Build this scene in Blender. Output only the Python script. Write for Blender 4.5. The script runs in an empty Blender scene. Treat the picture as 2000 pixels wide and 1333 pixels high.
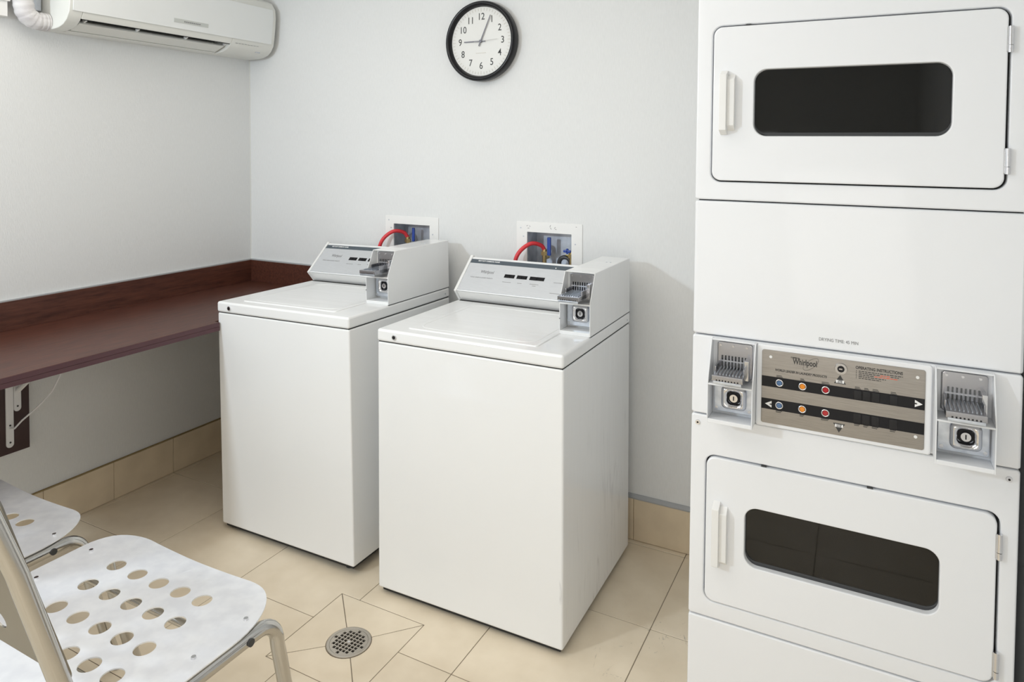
import bpy, bmesh, math, random
from mathutils import Vector, Matrix
random.seed(7)
C = bpy.context.scene.collection
PI = math.pi

# ------------------------------------------------------------------ camera
cd = bpy.data.cameras.new('camera'); cam = bpy.data.objects.new('camera', cd); C.objects.link(cam)
yaw, pit, rol = 0.4849, -0.0252, 0.0020
fwd = Vector((-math.sin(yaw)*math.cos(pit), math.cos(yaw)*math.cos(pit), math.sin(pit)))
rt = Vector((math.cos(yaw), math.sin(yaw), 0)); up = rt.cross(fwd)
r2 = rt*math.cos(rol) + up*math.sin(rol); u2 = -rt*math.sin(rol) + up*math.cos(rol)
R = Matrix((r2, u2, -fwd)).transposed().to_4x4()
cam.matrix_world = Matrix.Translation((2.9191, -2.6012, 1.5127)) @ R
cd.sensor_width = 36; cd.lens = 1365.32*36/2000; cd.shift_y = -(666.5-328.45)/2000; cd.clip_start = .02
bpy.context.scene.camera = cam
# ------------------------------------------------------------------ world, lamps, exposure
w = bpy.data.worlds.new('world'); bpy.context.scene.world = w; w.use_nodes = True
w.node_tree.nodes['Background'].inputs[0].default_value = (.9, .92, 1, 1)
w.node_tree.nodes['Background'].inputs[1].default_value = .05

def area(name, loc, target, size, power, col, shape='DISK', size_y=None):
    l = bpy.data.lights.new(name, 'AREA'); l.shape = shape; l.size = size
    if size_y: l.size_y = size_y
    l.energy = power; l.color = col
    o = bpy.data.objects.new(name, l); C.objects.link(o); o.location = loc
    o.rotation_euler = (Vector(target)-Vector(loc)).to_track_quat('-Z', 'Y').to_euler()
    return o
area('studio_lamp', (.48, -3.10, 1.98), (1.75, -.4, 1.05), .17, 78, (.79, .90, 1))
area('ceiling_lamp', (1.35, -1.8, 2.52), (1.35, -1.8, 0), 1.9, 60, (1, .93, .84), 'RECTANGLE', 1.9)
area('bounce_fill', (1.2, -3.7, 1.9), (1.2, -3.5, 2.55), .6, 12, (1, .97, .93), 'RECTANGLE', .6)  # added fill, aimed at the ceiling to lift the ambient light
area('fill_lamp', (1.7, -4.40, 1.0), (1.5, -.5, .7), 1.3, 18, (.97, .985, 1), 'RECTANGLE', 1.3)
area('side_fill', (2.80, -3.55, .95), (.9, -.9, .5), .8, 26, (1, .97, .94), 'RECTANGLE', .9)  # added fill for the right washer's flank and the wall under the counter
vs = bpy.context.scene.view_settings
vs.view_transform = 'Standard'; vs.look = 'None'; vs.gamma = 1; vs.exposure = -1.55; vs.use_curve_mapping = False
bpy.context.scene.cycles.max_bounces = 12; bpy.context.scene.cycles.diffuse_bounces = 10
bpy.context.scene.cycles.use_denoising = True

# ------------------------------------------------------------------ materials
def mat(name, col, rough=.5, metal=0, coat=0, spec=.5, build=None, trans=0, emis=None):
    m = bpy.data.materials.new(name); m.use_nodes = True
    nt = m.node_tree; b = nt.nodes['Principled BSDF']
    b.inputs['Base Color'].default_value = (*col, 1); b.inputs['Roughness'].default_value = rough
    b.inputs['Metallic'].default_value = metal; b.inputs['Coat Weight'].default_value = coat
    b.inputs['Coat Roughness'].default_value = .06
    b.inputs['Specular IOR Level'].default_value = spec; b.inputs['Transmission Weight'].default_value = trans
    if build: build(nt, b)
    return m

def noise_mix(nt, b, c1, c2, scale=(1, 1, 1), nscale=8, detail=4, lo=.35, hi=.65, coord='Object', bump=0, bscale=None, rand=0):
    N = nt.nodes; L = nt.links
    tc = N.new('ShaderNodeTexCoord'); mp = N.new('ShaderNodeMapping'); mp.inputs['Scale'].default_value = scale
    L.new(tc.outputs[coord], mp.inputs[0])
    no = N.new('ShaderNodeTexNoise'); no.inputs['Scale'].default_value = nscale; no.inputs['Detail'].default_value = detail
    L.new(mp.outputs[0], no.inputs['Vector'])
    cr = N.new('ShaderNodeValToRGB'); cr.color_ramp.elements[0].position = lo; cr.color_ramp.elements[1].position = hi
    cr.color_ramp.elements[0].color = (*c1, 1); cr.color_ramp.elements[1].color = (*c2, 1)
    L.new(no.outputs['Fac'], cr.inputs[0])
    out = cr.outputs[0]
    if rand:
        oi = N.new('ShaderNodeObjectInfo'); mr = N.new('ShaderNodeMapRange')
        mr.inputs['To Min'].default_value = 1-rand; mr.inputs['To Max'].default_value = 1+rand
        L.new(oi.outputs['Random'], mr.inputs[0])
        hs = N.new('ShaderNodeHueSaturation'); L.new(mr.outputs[0], hs.inputs['Value']); L.new(out, hs.inputs['Color'])
        out = hs.outputs[0]
    L.new(out, b.inputs['Base Color'])
    if bump:
        n2 = N.new('ShaderNodeTexNoise'); n2.inputs['Scale'].default_value = bscale or nscale*6; n2.inputs['Detail'].default_value = 3
        L.new(mp.outputs[0], n2.inputs['Vector'])
        bp = N.new('ShaderNodeBump'); bp.inputs['Strength'].default_value = bump; bp.inputs['Distance'].default_value = .002
        L.new(n2.outputs['Fac'], bp.inputs['Height']); L.new(bp.outputs[0], b.inputs['Normal'])
    return out

M = {}
M['wall'] = mat('woven_wallcovering', (.6, .6, .58), .62, spec=.35,
    build=lambda nt, b: noise_mix(nt, b, (.68, .69, .69), (.71, .72, .72), (1, 1, .15), 260, 2, .3, .7, bump=.25, bscale=420))
M['ceiling'] = mat('ceiling_paint', (.85, .85, .84), .8)
M['grout'] = mat('floor_grout', (.20, .165, .125), .9)
def tile_nodes(nt, b):
    out = noise_mix(nt, b, (.68, .585, .445), (.76, .665, .52), (1, 1, 1), 9, 8, .3, .7, bump=.06, bscale=30, rand=.025)
    N = nt.nodes; L = nt.links
    # scuffs and black heel marks in the tiles beside the dryer
    tc = N.new('ShaderNodeTexCoord'); ge = N.new('ShaderNodeNewGeometry')
    mp = N.new('ShaderNodeMapping'); mp.inputs['Scale'].default_value = (1, .55, 1); mp.inputs['Rotation'].default_value = (0, 0, .5)
    L.new(ge.outputs['Position'], mp.inputs[0])
    no = N.new('ShaderNodeTexNoise'); no.inputs['Scale'].default_value = 24; no.inputs['Detail'].default_value = 6; no.inputs['Roughness'].default_value = .7
    no.inputs['Distortion'].default_value = 1.5
    L.new(mp.outputs[0], no.inputs['Vector'])
    cr = N.new('ShaderNodeValToRGB'); cr.color_ramp.elements[0].position = .635; cr.color_ramp.elements[1].position = .68
    L.new(no.outputs['Fac'], cr.inputs[0])
    dist = N.new('ShaderNodeVectorMath'); dist.operation = 'DISTANCE'; dist.inputs[1].default_value = (2.36, -.56, 0)
    L.new(ge.outputs['Position'], dist.inputs[0])
    mr = N.new('ShaderNodeMapRange'); mr.inputs['From Min'].default_value = .1; mr.inputs['From Max'].default_value = .26
    mr.inputs['To Min'].default_value = .75; mr.inputs['To Max'].default_value = 0
    L.new(dist.outputs['Value'], mr.inputs[0])
    mu = N.new('ShaderNodeMath'); mu.operation = 'MULTIPLY'; L.new(cr.outputs[0], mu.inputs[0]); L.new(mr.outputs[0], mu.inputs[1])
    mx = N.new('ShaderNodeMix'); mx.data_type = 'RGBA'; L.new(mu.outputs[0], mx.inputs[0]); L.new(out, mx.inputs[6]); mx.inputs[7].default_value = (.12, .11, .10, 1)
    L.new(mx.outputs[2], b.inputs['Base Color'])
M['tile'] = mat('beige_floor_tile', (.6, .5, .38), .42, build=tile_nodes)
M['basetile'] = mat('tan_base_tile', (.55, .45, .3), .5,
    build=lambda nt, b: noise_mix(nt, b, (.60, .50, .36), (.70, .59, .43), (1, 1, 1), 8, 6, .3, .7, bump=.05, rand=.03))
M['basegrout'] = mat('base_grout', (.30, .22, .10), .9)
M['caulk'] = mat('grey_caulk', (.36, .37, .38), .6)
def smear(nt, b):
    N = nt.nodes; L = nt.links
    tc = N.new('ShaderNodeTexCoord'); mp = N.new('ShaderNodeMapping'); mp.inputs['Scale'].default_value = (1, 6, .8)
    L.new(tc.outputs['Object'], mp.inputs[0])
    no = N.new('ShaderNodeTexNoise'); no.inputs['Scale'].default_value = 2.2; no.inputs['Detail'].default_value = 2
    L.new(mp.outputs[0], no.inputs['Vector'])
    bp = N.new('ShaderNodeBump'); bp.inputs['Strength'].default_value = .4; bp.inputs['Distance'].default_value = .006
    L.new(no.outputs['Fac'], bp.inputs['Height']); L.new(bp.outputs[0], b.inputs['Coat Normal'])
    # long grey rub marks on the exposed flank of the right washer
    ge = N.new('ShaderNodeNewGeometry'); sp = N.new('ShaderNodeSeparateXYZ'); L.new(ge.outputs['Position'], sp.inputs[0])
    wv = N.new('ShaderNodeTexNoise'); wv.inputs['Scale'].default_value = 3.2; wv.inputs['Detail'].default_value = 3; wv.inputs['Distortion'].default_value = .6
    m2 = N.new('ShaderNodeMapping'); m2.inputs['Scale'].default_value = (1, 3.6, .42); L.new(ge.outputs['Position'], m2.inputs[0]); L.new(m2.outputs[0], wv.inputs['Vector'])
    cr = N.new('ShaderNodeValToRGB'); e = cr.color_ramp.elements
    e[0].position = .485; e[0].color = (0, 0, 0, 1); e[1].position = .515; e[1].color = (0, 0, 0, 1); k = e.new(.50); k.color = (1, 1, 1, 1)
    L.new(wv.outputs['Fac'], cr.inputs[0])
    n3 = N.new('ShaderNodeTexNoise'); n3.inputs['Scale'].default_value = 5; L.new(ge.outputs['Position'], n3.inputs['Vector'])
    r3 = N.new('ShaderNodeMapRange'); r3.inputs['From Min'].default_value = .42; r3.inputs['From Max'].default_value = .6; r3.inputs['To Max'].default_value = .24
    L.new(n3.outputs['Fac'], r3.inputs[0])
    gx_ = N.new('ShaderNodeMath'); gx_.operation = 'GREATER_THAN'; gx_.inputs[1].default_value = 2.092; L.new(sp.outputs['X'], gx_.inputs[0])
    gz = N.new('ShaderNodeMapRange'); gz.inputs['From Min'].default_value = .80; gz.inputs['From Max'].default_value = .70; L.new(sp.outputs['Z'], gz.inputs[0])
    def mul(a, c):
        q = N.new('ShaderNodeMath'); q.operation = 'MULTIPLY'; L.new(a, q.inputs[0]); L.new(c, q.inputs[1]); return q.outputs[0]
    f = mul(mul(cr.outputs[0], r3.outputs[0]), mul(gx_.outputs[0], gz.outputs[0]))
    mx = N.new('ShaderNodeMix'); mx.data_type = 'RGBA'; L.new(f, mx.inputs[0]); mx.inputs[6].default_value = b.inputs['Base Color'].default_value
    mx.inputs[7].default_value = (.22, .22, .24, 1); L.new(mx.outputs[2], b.inputs['Base Color'])
M['white'] = mat('white_enamel', (.79, .80, .805), .32, coat=.45, build=smear)
M['dryer'] = mat('white_dryer_enamel', (.79, .805, .83), .42, coat=.2)
M['plastic'] = mat('white_plastic', (.78, .78, .77), .4)
M['acbody'] = mat('ivory_plastic', (.70, .705, .67), .38)
M['acgloss'] = mat('glossy_white_panel', (.74, .76, .76), .18, coat=.4)
M['black'] = mat('black_plastic', (.008, .008, .010), .4, spec=.25)
M['dark'] = mat('dark_void', (.02, .02, .02), .8)
M['button'] = mat('black_push_button', (.014, .014, .016), .3, spec=.3)
M['rim'] = mat('black_clock_rim', (.006, .006, .008), .25, spec=.35)
M['dial'] = mat('clock_dial', (.70, .70, .68), .35)
M['ink'] = mat('black_ink', (.03, .03, .03), .5)
M['greyink'] = mat('grey_ink', (.22, .22, .23), .5)
M['redink'] = mat('red_ink', (.65, .10, .04), .5)
M['whiteink'] = mat('white_ink', (.85, .85, .85), .5)
M['hand'] = mat('clock_hand', (.16, .16, .19), .4)
M['hand2'] = mat('second_hand', (.45, .45, .45), .4)
M['tick'] = mat('dial_ticks', (.42, .38, .3), .5)
def brushed(nt, b):
    noise_mix(nt, b, (.27, .255, .235), (.36, .34, .315), (1, 1, 60), 30, 3, .3, .7)
M['steel'] = mat('brushed_steel_panel', (.45, .43, .4), .38, 1, build=brushed)
def brushed2(nt, b):
    noise_mix(nt, b, (.66, .68, .71), (.74, .76, .79), (1, 1, 60), 30, 3, .3, .7)
M['silver'] = mat('silver_console_panel', (.6, .6, .62), .34, .5, build=brushed2)
M['traymetal'] = mat('worn_tray_metal', (.40, .40, .42), .25, 1)
M['slate'] = mat('slate_stripe', (.075, .095, .115), .4)
M['chrome'] = mat('chrome', (.72, .72, .74), .16, 1)
M['zinc'] = mat('zinc_plate', (.56, .60, .66), .34, 1,
    build=lambda nt, b: noise_mix(nt, b, (.5, .54, .6), (.66, .7, .76), (1, 1, 1), 40, 4))
M['galv'] = mat('galvanised_box', (.5, .53, .58), .45, .8,
    build=lambda nt, b: noise_mix(nt, b, (.42, .45, .50), (.6, .63, .68), (1, 1, 1), 18, 4))
M['alu'] = mat('satin_aluminium_sheet', (.80, .82, .86), .4, .45,
    build=lambda nt, b: noise_mix(nt, b, (.78, .80, .85), (.86, .88, .92), (1, 1, 1), 25, 3, bump=.03))
M['backmetal'] = mat('shaded_aluminium_sheet', (.25, .24, .22), .28, 1)  # the chairs' sheet metal, darkened in colour for the dim room it reflects
M['tube'] = mat('polished_tube', (.52, .51, .49), .14, 1)
M['drainmetal'] = mat('worn_nickel', (.55, .51, .45), .42, .8)
M['badge'] = mat('pale_grey_badge', (.52, .54, .52), .4)
M['brass'] = mat('brass', (.55, .42, .2), .3, 1)
M['bluep'] = mat('blue_valve_handle', (.02, .06, .32), .35)
M['red'] = mat('red_rubber_hose', (.62, .035, .045), .4)
M['yellow'] = mat('yellow_tape', (.65, .5, .06), .5)
def lens(c): return mat('indicator_lens', c, .12, coat=.5)
M['lensb'] = lens((.07, .15, .30)); M['lenso'] = lens((.75, .25, .02)); M['lensr'] = lens((.42, .01, .02))
M['winglass'] = mat('tinted_glass', (.10, .11, .11), .03, spec=.5, trans=1)
M['drum'] = mat('drum_interior', (.10, .10, .095), .5, .3)
def wood(nt, b):
    N = nt.nodes; L = nt.links
    tc = N.new('ShaderNodeTexCoord'); mp = N.new('ShaderNodeMapping'); mp.inputs['Scale'].default_value = (9, .9, 9)
    L.new(tc.outputs['Object'], mp.inputs[0])
    no = N.new('ShaderNodeTexNoise'); no.inputs['Scale'].default_value = 9; no.inputs['Detail'].default_value = 7; no.inputs['Roughness'].default_value = .65
    L.new(mp.outputs[0], no.inputs['Vector'])
    cr = N.new('ShaderNodeValToRGB'); e = cr.color_ramp.elements
    e[0].position = .3; e[0].color = (.042, .013, .009, 1); e[1].position = .72; e[1].color = (.115, .040, .024, 1)
    L.new(no.outputs['Fac'], cr.inputs[0]); L.new(cr.outputs[0], b.inputs['Base Color'])
M['wood'] = mat('mahogany_laminate', (.14, .04, .03), .36, build=wood)
M['edge'] = mat('laminate_edge', (.075, .027, .035), .42)
M['board'] = mat('dark_wood_board', (.035, .012, .012), .5)
M['tape'] = mat('white_pipe_wrap', (.78, .76, .77), .6,
    build=lambda nt, b: noise_mix(nt, b, (.52, .50, .51), (.66, .65, .65), (1, 1, 4), 12, 3, bump=.4, bscale=20))
M['rubber'] = mat('dark_rubber', (.035, .037, .04), .45)
M['paintmetal'] = mat('white_painted_steel', (.74, .74, .75), .5)

# ------------------------------------------------------------------ mesh helpers
def rr(x0, y0, x1, y1, r, n=6):
    def f(i):
        a0, b0, a1, b1 = x0+i, y0+i, x1-i, y1-i
        q = max(r-i, .0004); pts = []
        for cx, cy, s in ((a1-q, b1-q, 0), (a0+q, b1-q, 1), (a0+q, b0+q, 2), (a1-q, b0+q, 3)):
            for k in range(n+1):
                t = (s + k/n)*PI/2; pts.append((cx+q*math.cos(t), cy+q*math.sin(t)))
        return pts
    return f
def circ(cx, cy, r, n=24):
    return lambda i: [(cx+(r-i)*math.cos(2*PI*k/n), cy+(r-i)*math.sin(2*PI*k/n)) for k in range(n)]
def hole(f):                    # a hole's edge chamfer widens it instead
    return lambda i: f(-i)
FRONT = Matrix(((1, 0, 0, 0), (0, 0, -1, 0), (0, 1, 0, 0), (0, 0, 0, 1)))     # (u,v,w) -> (x=u, z=v, y=-w)

class MB:
    def __init__(s, mx=None): s.bm = bmesh.new(); s.mx = mx or Matrix.Identity(4)
    def _v(s, p, mx=None): return s.bm.verts.new((mx or s.mx) @ Vector(p))
    def box(s, x0, y0, z0, x1, y1, z1, mx=None):
        v = [s._v(p, mx) for p in ((x0,y0,z0),(x1,y0,z0),(x1,y1,z0),(x0,y1,z0),(x0,y0,z1),(x1,y0,z1),(x1,y1,z1),(x0,y1,z1))]
        for f in ((0,3,2,1),(4,5,6,7),(0,1,5,4),(1,2,6,5),(2,3,7,6),(3,0,4,7)): s.bm.faces.new([v[i] for i in f])
        return s
    def prism(s, pts, a, b, axis='z', mx=None):
        def P(p, t): return {'z': (p[0], p[1], t), 'y': (p[0], t, p[1]), 'x': (t, p[0], p[1])}[axis]
        lo = [s._v(P(p, a), mx) for p in pts]; hi = [s._v(P(p, b), mx) for p in pts]; n = len(pts)
        s.bm.faces.new(lo[::-1]); s.bm.faces.new(hi)
        for i in range(n): s.bm.faces.new((lo[i], lo[(i+1) % n], hi[(i+1) % n], hi[i]))
        return s
    def cyl(s, p0, p1, r, n=20, r1=None):
        p0 = s.mx @ Vector(p0); p1 = s.mx @ Vector(p1); r1 = r if r1 is None else r1
        d = (p1-p0).normalized(); a = d.orthogonal().normalized(); b = d.cross(a)
        A = [s.bm.verts.new(p0+(a*math.cos(2*PI*k/n)+b*math.sin(2*PI*k/n))*r) for k in range(n)]
        B = [s.bm.verts.new(p1+(a*math.cos(2*PI*k/n)+b*math.sin(2*PI*k/n))*r1) for k in range(n)]
        s.bm.faces.new(A[::-1]); s.bm.faces.new(B)
        for k in range(n): s.bm.faces.new((A[k], A[(k+1) % n], B[(k+1) % n], B[k]))
        return s
    def tube(s, pts, r, n=14, closed=False):
        pts = [s.mx @ Vector(p) for p in pts]; rings = []; nrm = None
        for i, p in enumerate(pts):
            if closed: d = (pts[(i+1) % len(pts)]-pts[i-1]).normalized()
            else: d = (pts[min(i+1, len(pts)-1)]-pts[max(i-1, 0)]).normalized()
            nrm = d.orthogonal().normalized() if nrm is None else (nrm-d*nrm.dot(d)).normalized()
            b = d.cross(nrm); ra = r(i) if callable(r) else r
            rings.append([s.bm.verts.new(p+(nrm*math.cos(2*PI*k/n)+b*math.sin(2*PI*k/n))*ra) for k in range(n)])
        m = len(rings)
        for i in range(m if closed else m-1):
            A, B = rings[i], rings[(i+1) % m]
            for k in range(n): s.bm.faces.new((A[k], A[(k+1) % n], B[(k+1) % n], B[k]))
        if not closed: s.bm.faces.new(rings[0][::-1]); s.bm.faces.new(rings[-1])
        return s
    def plate(s, outer, holes, w0, w1, ch=.0, mx=None, back=True):
        """flat plate between w0 and w1 (front), with holes and a chamfer on the front edges"""
        fr_edges = []; bk_edges = []
        for f in [outer]+[hole(h) for h in holes]:
            rows = [(f(0), w0), (f(0), w1-ch)] + ([(f(ch*.35), w1-ch*.35), (f(ch), w1)] if ch else [])
            L = [[s._v((p[0], p[1], wv), mx) for p in pts] for pts, wv in rows]
            n = len(L[0])
            for a, b in zip(L, L[1:]):
                for k in range(n): s.bm.faces.new((a[k], a[(k+1) % n], b[(k+1) % n], b[k]))
            def es(loop):
                o = []
                for k in range(n):
                    e = s.bm.edges.get((loop[k], loop[(k+1) % n])) or s.bm.edges.new((loop[k], loop[(k+1) % n])); o.append(e)
                return o
            fr_edges += es(L[-1]); bk_edges += es(L[0])
        bmesh.ops.triangle_fill(s.bm, use_beauty=True, use_dissolve=False, edges=fr_edges)
        if back: bmesh.ops.triangle_fill(s.bm, use_beauty=True, use_dissolve=False, edges=bk_edges)
        return s
    def build(s, name, m, parent=None, bevel=0, seg=2, angle=35, smooth=True, label=None):
        bmesh.ops.recalc_face_normals(s.bm, faces=s.bm.faces)
        if bevel:
            es = [e for e in s.bm.edges if len(e.link_faces) == 2 and e.calc_face_angle(0) > math.radians(30)]
            bmesh.ops.bevel(s.bm, geom=es, offset=bevel, segments=seg, profile=.5, affect='EDGES', clamp_overlap=True)
        me = bpy.data.meshes.new(name); s.bm.to_mesh(me); s.bm.free()
        if smooth:
            me.polygons.foreach_set('use_smooth', [True]*len(me.polygons)); me.set_sharp_from_angle(angle=math.radians(angle))
        me.materials.append(M[m] if isinstance(m, str) else m)
        o = bpy.data.objects.new(name, me); C.objects.link(o)
        if smooth:
            md = o.modifiers.new('weighted_normals', 'WEIGHTED_NORMAL'); md.weight = 80; md.keep_sharp = True
        if name in ('small_print', 'minute_marks', 'maker_print', 'print'): o['kind'] = 'stuff'
        if parent: o.parent = parent
        if label: o['label'] = label
        return o

def thing(name, label, cat, loc=(0, 0, 0), rot=(0, 0, 0), group=None):
    o = bpy.data.objects.new(name, None); C.objects.link(o); o.empty_display_size = .05
    o.location = loc; o.rotation_euler = rot; o['label'] = label; o['category'] = cat
    if group: o['group'] = group
    return o
def tag(o, label, cat, group=None):
    o['label'] = label; o['category'] = cat
    if group: o['group'] = group
    return o
def struct(o): o['kind'] = 'structure'; return o

def text(body, size, mx, m, name='lettering', parent=None, align='LEFT', bold=0, shear=0, sx=1, extrude=.0002):
    cu = bpy.data.curves.new('t', 'FONT'); cu.body = body; cu.size = size; cu.align_x = align; cu.align_y = 'CENTER'
    cu.extrude = extrude; cu.offset = bold; cu.shear = shear; cu.resolution_u = 3
    ob = bpy.data.objects.new('t', cu); C.objects.link(ob)
    dg = bpy.context.evaluated_depsgraph_get()
    me = bpy.data.meshes.new_from_object(ob.evaluated_get(dg)); bpy.data.objects.remove(ob); bpy.data.curves.remove(cu)
    me.transform(mx @ Matrix.Diagonal((sx, 1, 1, 1))); me.materials.clear(); me.materials.append(M[m])
    me.name = name
    o = bpy.data.objects.new(name, me); C.objects.link(o)
    if parent: o.parent = parent
    return o
def join(objs, name, parent):
    """merge meshes of the same material (printed matter) into one"""
    bm = bmesh.new()
    for o in objs: bm.from_mesh(o.data)
    me = bpy.data.meshes.new(name); mats = objs[0].data.materials[0]; bm.to_mesh(me); bm.free(); me.materials.append(mats)
    for o in objs: bpy.data.objects.remove(o)
    r = bpy.data.objects.new(name, me); C.objects.link(r); r.parent = parent
    return r
def arc(cx, cy, r, a0, a1, n=8): return [(cx+r*math.cos(a0+(a1-a0)*k/n), cy+r*math.sin(a0+(a1-a0)*k/n)) for k in range(n+1)]

# ------------------------------------------------------------------ room shell
RX, RY, RZ = 3.222, -4.5, 2.55
BX1, BX2 = (.933, 1.133), (1.622, 1.822); BZ = (1.035, 1.175)
m_ = MB(FRONT); m_.plate(lambda i: [(-.1, 0), (RX+.1, 0), (RX+.1, RZ), (-.1, RZ)],
    [lambda i: [(BX1[0], BZ[0]), (BX1[1], BZ[0]), (BX1[1], BZ[1]), (BX1[0], BZ[1])],
     lambda i: [(BX2[0], BZ[0]), (BX2[1], BZ[0]), (BX2[1], BZ[1]), (BX2[0], BZ[1])]], -.12, 0)
struct(m_.build('wall_back', 'wall', smooth=False))
struct(MB().box(-.1, RY, 0, 0, 0, RZ).build('wall_left', 'wall', smooth=False))
struct(MB().box(RX, RY, 0, RX+.1, 0, RZ).build('wall_right', 'wall', smooth=False))
struct(MB().box(-.1, RY-.1, 0, RX+.1, RY, RZ).build('wall_front', 'wall', smooth=False))
struct(MB().box(-.1, RY, RZ, RX+.1, .12, RZ+.08).build('ceiling', 'ceiling', smooth=False))

# floor: a grout bed and its tiles
DR = (1.316, -1.127, 1.652, -.794)          # the four cut tiles around the drain
DC, DRAD = (1.494, -.966), .070
m_ = MB(); m_.plate(lambda i: [(-.1, RY-.1), (RX+.1, RY-.1), (RX+.1, .12), (-.1, .12)], [circ(DC[0], DC[1], DRAD-.004, 40)], -.06, -.0016)
floor = struct(m_.build('floor', 'grout', smooth=False))
gx = [0, .034] + [.034+.4524*k for k in range(1, 8)]; gx = [x for x in gx if x < RX] + [RX]
gy = [0, -.034, -.475] + [-.475-.4545*k for k in range(1, 10)]; gy = [y for y in gy if y > RY] + [RY]
G = .0013
def clip_corner(x0, y0, x1, y1):
    sx0, sy0, sx1, sy1 = DR[0]-.0026, DR[1]-.0026, DR[2]+.0026, DR[3]+.0026
    if x1 <= sx0 or x0 >= sx1 or y1 <= sy0 or y0 >= sy1: return [(x0, y0), (x1, y0), (x1, y1), (x0, y1)]
    if x0 < sx0 and y1 > sy1: return [(x0, y0), (sx0, y0), (sx0, sy1), (x1, sy1), (x1, y1), (x0, y1)]          # upper left
    if x1 > sx1 and y1 > sy1: return [(sx1, y0), (x1, y0), (x1, y1), (x0, y1), (x0, sy1), (sx1, sy1)]          # upper right
    if x0 < sx0: return [(x0, y0), (x1, y0), (x1, sy0), (sx0, sy0), (sx0, y1), (x0, y1)]                       # lower left
    return [(x0, y0), (x1, y0), (x1, y1), (sx1, y1), (sx1, sy0), (x0, sy0)]
for i in range(len(gx)-1):
    for j in range(len(gy)-1):
        x0, x1, y1, y0 = gx[i]+G, gx[i+1]-G, gy[j]-G, gy[j+1]+G
        if x1-x0 < .01 or y1-y0 < .01: continue
        p = clip_corner(x0, y0, x1, y1)
        dz = random.uniform(-.0003, .0003)
        MB().prism(p, -.012, dz).build('tile', 'tile', floor, bevel=.0008, seg=1)
cxd, cyd = DC; co = [(DR[0], DR[1]), (DR[2], DR[1]), (DR[2], DR[3]), (DR[0], DR[3])]
for k in range(4):
    a, b = Vector(co[k]), Vector(co[(k+1) % 4]); c = Vector(DC)
    ta = math.atan2(*(a-c).yx); tb = math.atan2(*(b-c).yx)
    if tb < ta: tb += 2*PI
    dd = .018
    A = c+(a-c).normalized()*DRAD; B = c+(b-c).normalized()*DRAD
    pts = [(c.x+DRAD*math.cos(tb-dd-(tb-ta-2*dd)*t/10), c.y+DRAD*math.sin(tb-dd-(tb-ta-2*dd)*t/10)) for t in range(11)]
    e = (b-a).normalized()*.0022
    MB().prism([tuple(a+e), tuple(b-e)] + pts, -.012, -.0004).build('tile', 'tile', floor, bevel=.0006, seg=1)

# baseboards
bl = struct(MB().box(0, RY, 0, .0085, 0, .1655).build('baseboard_left', 'basegrout', smooth=False))
ys = [-.012, -.19, -.475, -.762] + [-.762-.287*k for k in range(1, 13)]
for a, b in zip(ys, ys[1:]):
    MB().box(.002, b+.001, .002, .012, a-.001, .162).build('tile', 'basetile', bl, bevel=.0008, seg=1)
bb = struct(MB().box(0, -.0085, 0, RX, 0, .1655).build('baseboard_back', 'basegrout', smooth=False))
xs = [.0125] + [.12+.2815*k for k in range(0, 12)]
for a, b in zip(xs, xs[1:]):
    b = min(b, RX)
    if b > a: MB().box(a+.001, -.012, .002, b-.001, -.002, .162).build('tile', 'basetile', bb, bevel=.0008, seg=1)
struct(MB().prism([(-.013, .1625), (-.0135, .168), (-.004, .178), (0, .178), (0, .1625)], .013, RX, 'x').build('trim_1', 'caulk'))
struct(MB().box(0, -.003, .9, .0025, 0, 2.4).build('trim_2', 'acbody', smooth=False))

# floor drain
dr = thing('floor_drain', 'round metal floor drain with square-holed grate set in the beige tiles', 'drain', (DC[0], DC[1], 0))
m_ = MB(); m_.plate(circ(0, 0, .0675, 40), [circ(0, 0, .0585, 40)], -.02, .0016, .0008); m_.build('rim', 'drainmetal', dr)
m_ = MB(); sq = []
p_ = .0125
for i in range(-4, 5):
    for j in range(-4, 5):
        x, y = i*p_, j*p_
        if math.hypot(x, y) < .0508 and not (i == 0 and j == 0):
            sq.append((lambda x, y: (lambda i: [(x-.0046, y-.0046), (x+.0046, y-.0046), (x+.0046, y+.0046), (x-.0046, y+.0046)]))(x, y))
m_.plate(circ(0, 0, .058, 40), sq, -.004, .0008); m_.build('grate', 'drainmetal', dr, smooth=False)
MB().cyl((0, 0, .0008), (0, 0, .0018), .004, 12).build('screw', 'chrome', dr)
MB().cyl((0, 0, -.055), (0, 0, -.05), .06, 24).build('sump', 'dark', dr)

# ------------------------------------------------------------------ counter
ct = thing('counter', 'long dark mahogany laminate counter along the left wall with upstands', 'counter', (0, 0, 0))
CZ, CT, CD = .829, .034, .609
MB().prism([(.0, 0), (0, -1.80), (CD, -1.80), (CD, -.7035), (.583, -.7035), (.583, 0)], CZ-CT, CZ).build('worktop', 'wood', ct, bevel=.0012)
MB().prism([(CD, -1.80), (CD+.0015, -1.80), (CD+.0015, -.7035), (CD, -.7035)], CZ-CT+.001, CZ-CT/2-.0006).build('edge_band', 'edge', ct, label='reddish purple lower edge band')
MB().prism([(CD, -1.80), (CD+.0015, -1.80), (CD+.0015, -.7035), (CD, -.7035)], CZ-CT/2+.0006, CZ-.001).build('edge_band', 'edge', ct, label='reddish purple upper edge band')
MB().box(0, -1.80, CZ, .018, 0, .938).build('upstand', 'wood', ct, bevel=.001)
m_ = MB(); m_.box(.018, -.018, CZ, .583, 0, .938); m_.build('upstand', 'wood', ct, bevel=.001)
MB().box(0, -1.80, .9382, .012, -.0, .9425).build('sealant', 'caulk', ct, label='grey sealant line above the left upstand')
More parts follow.
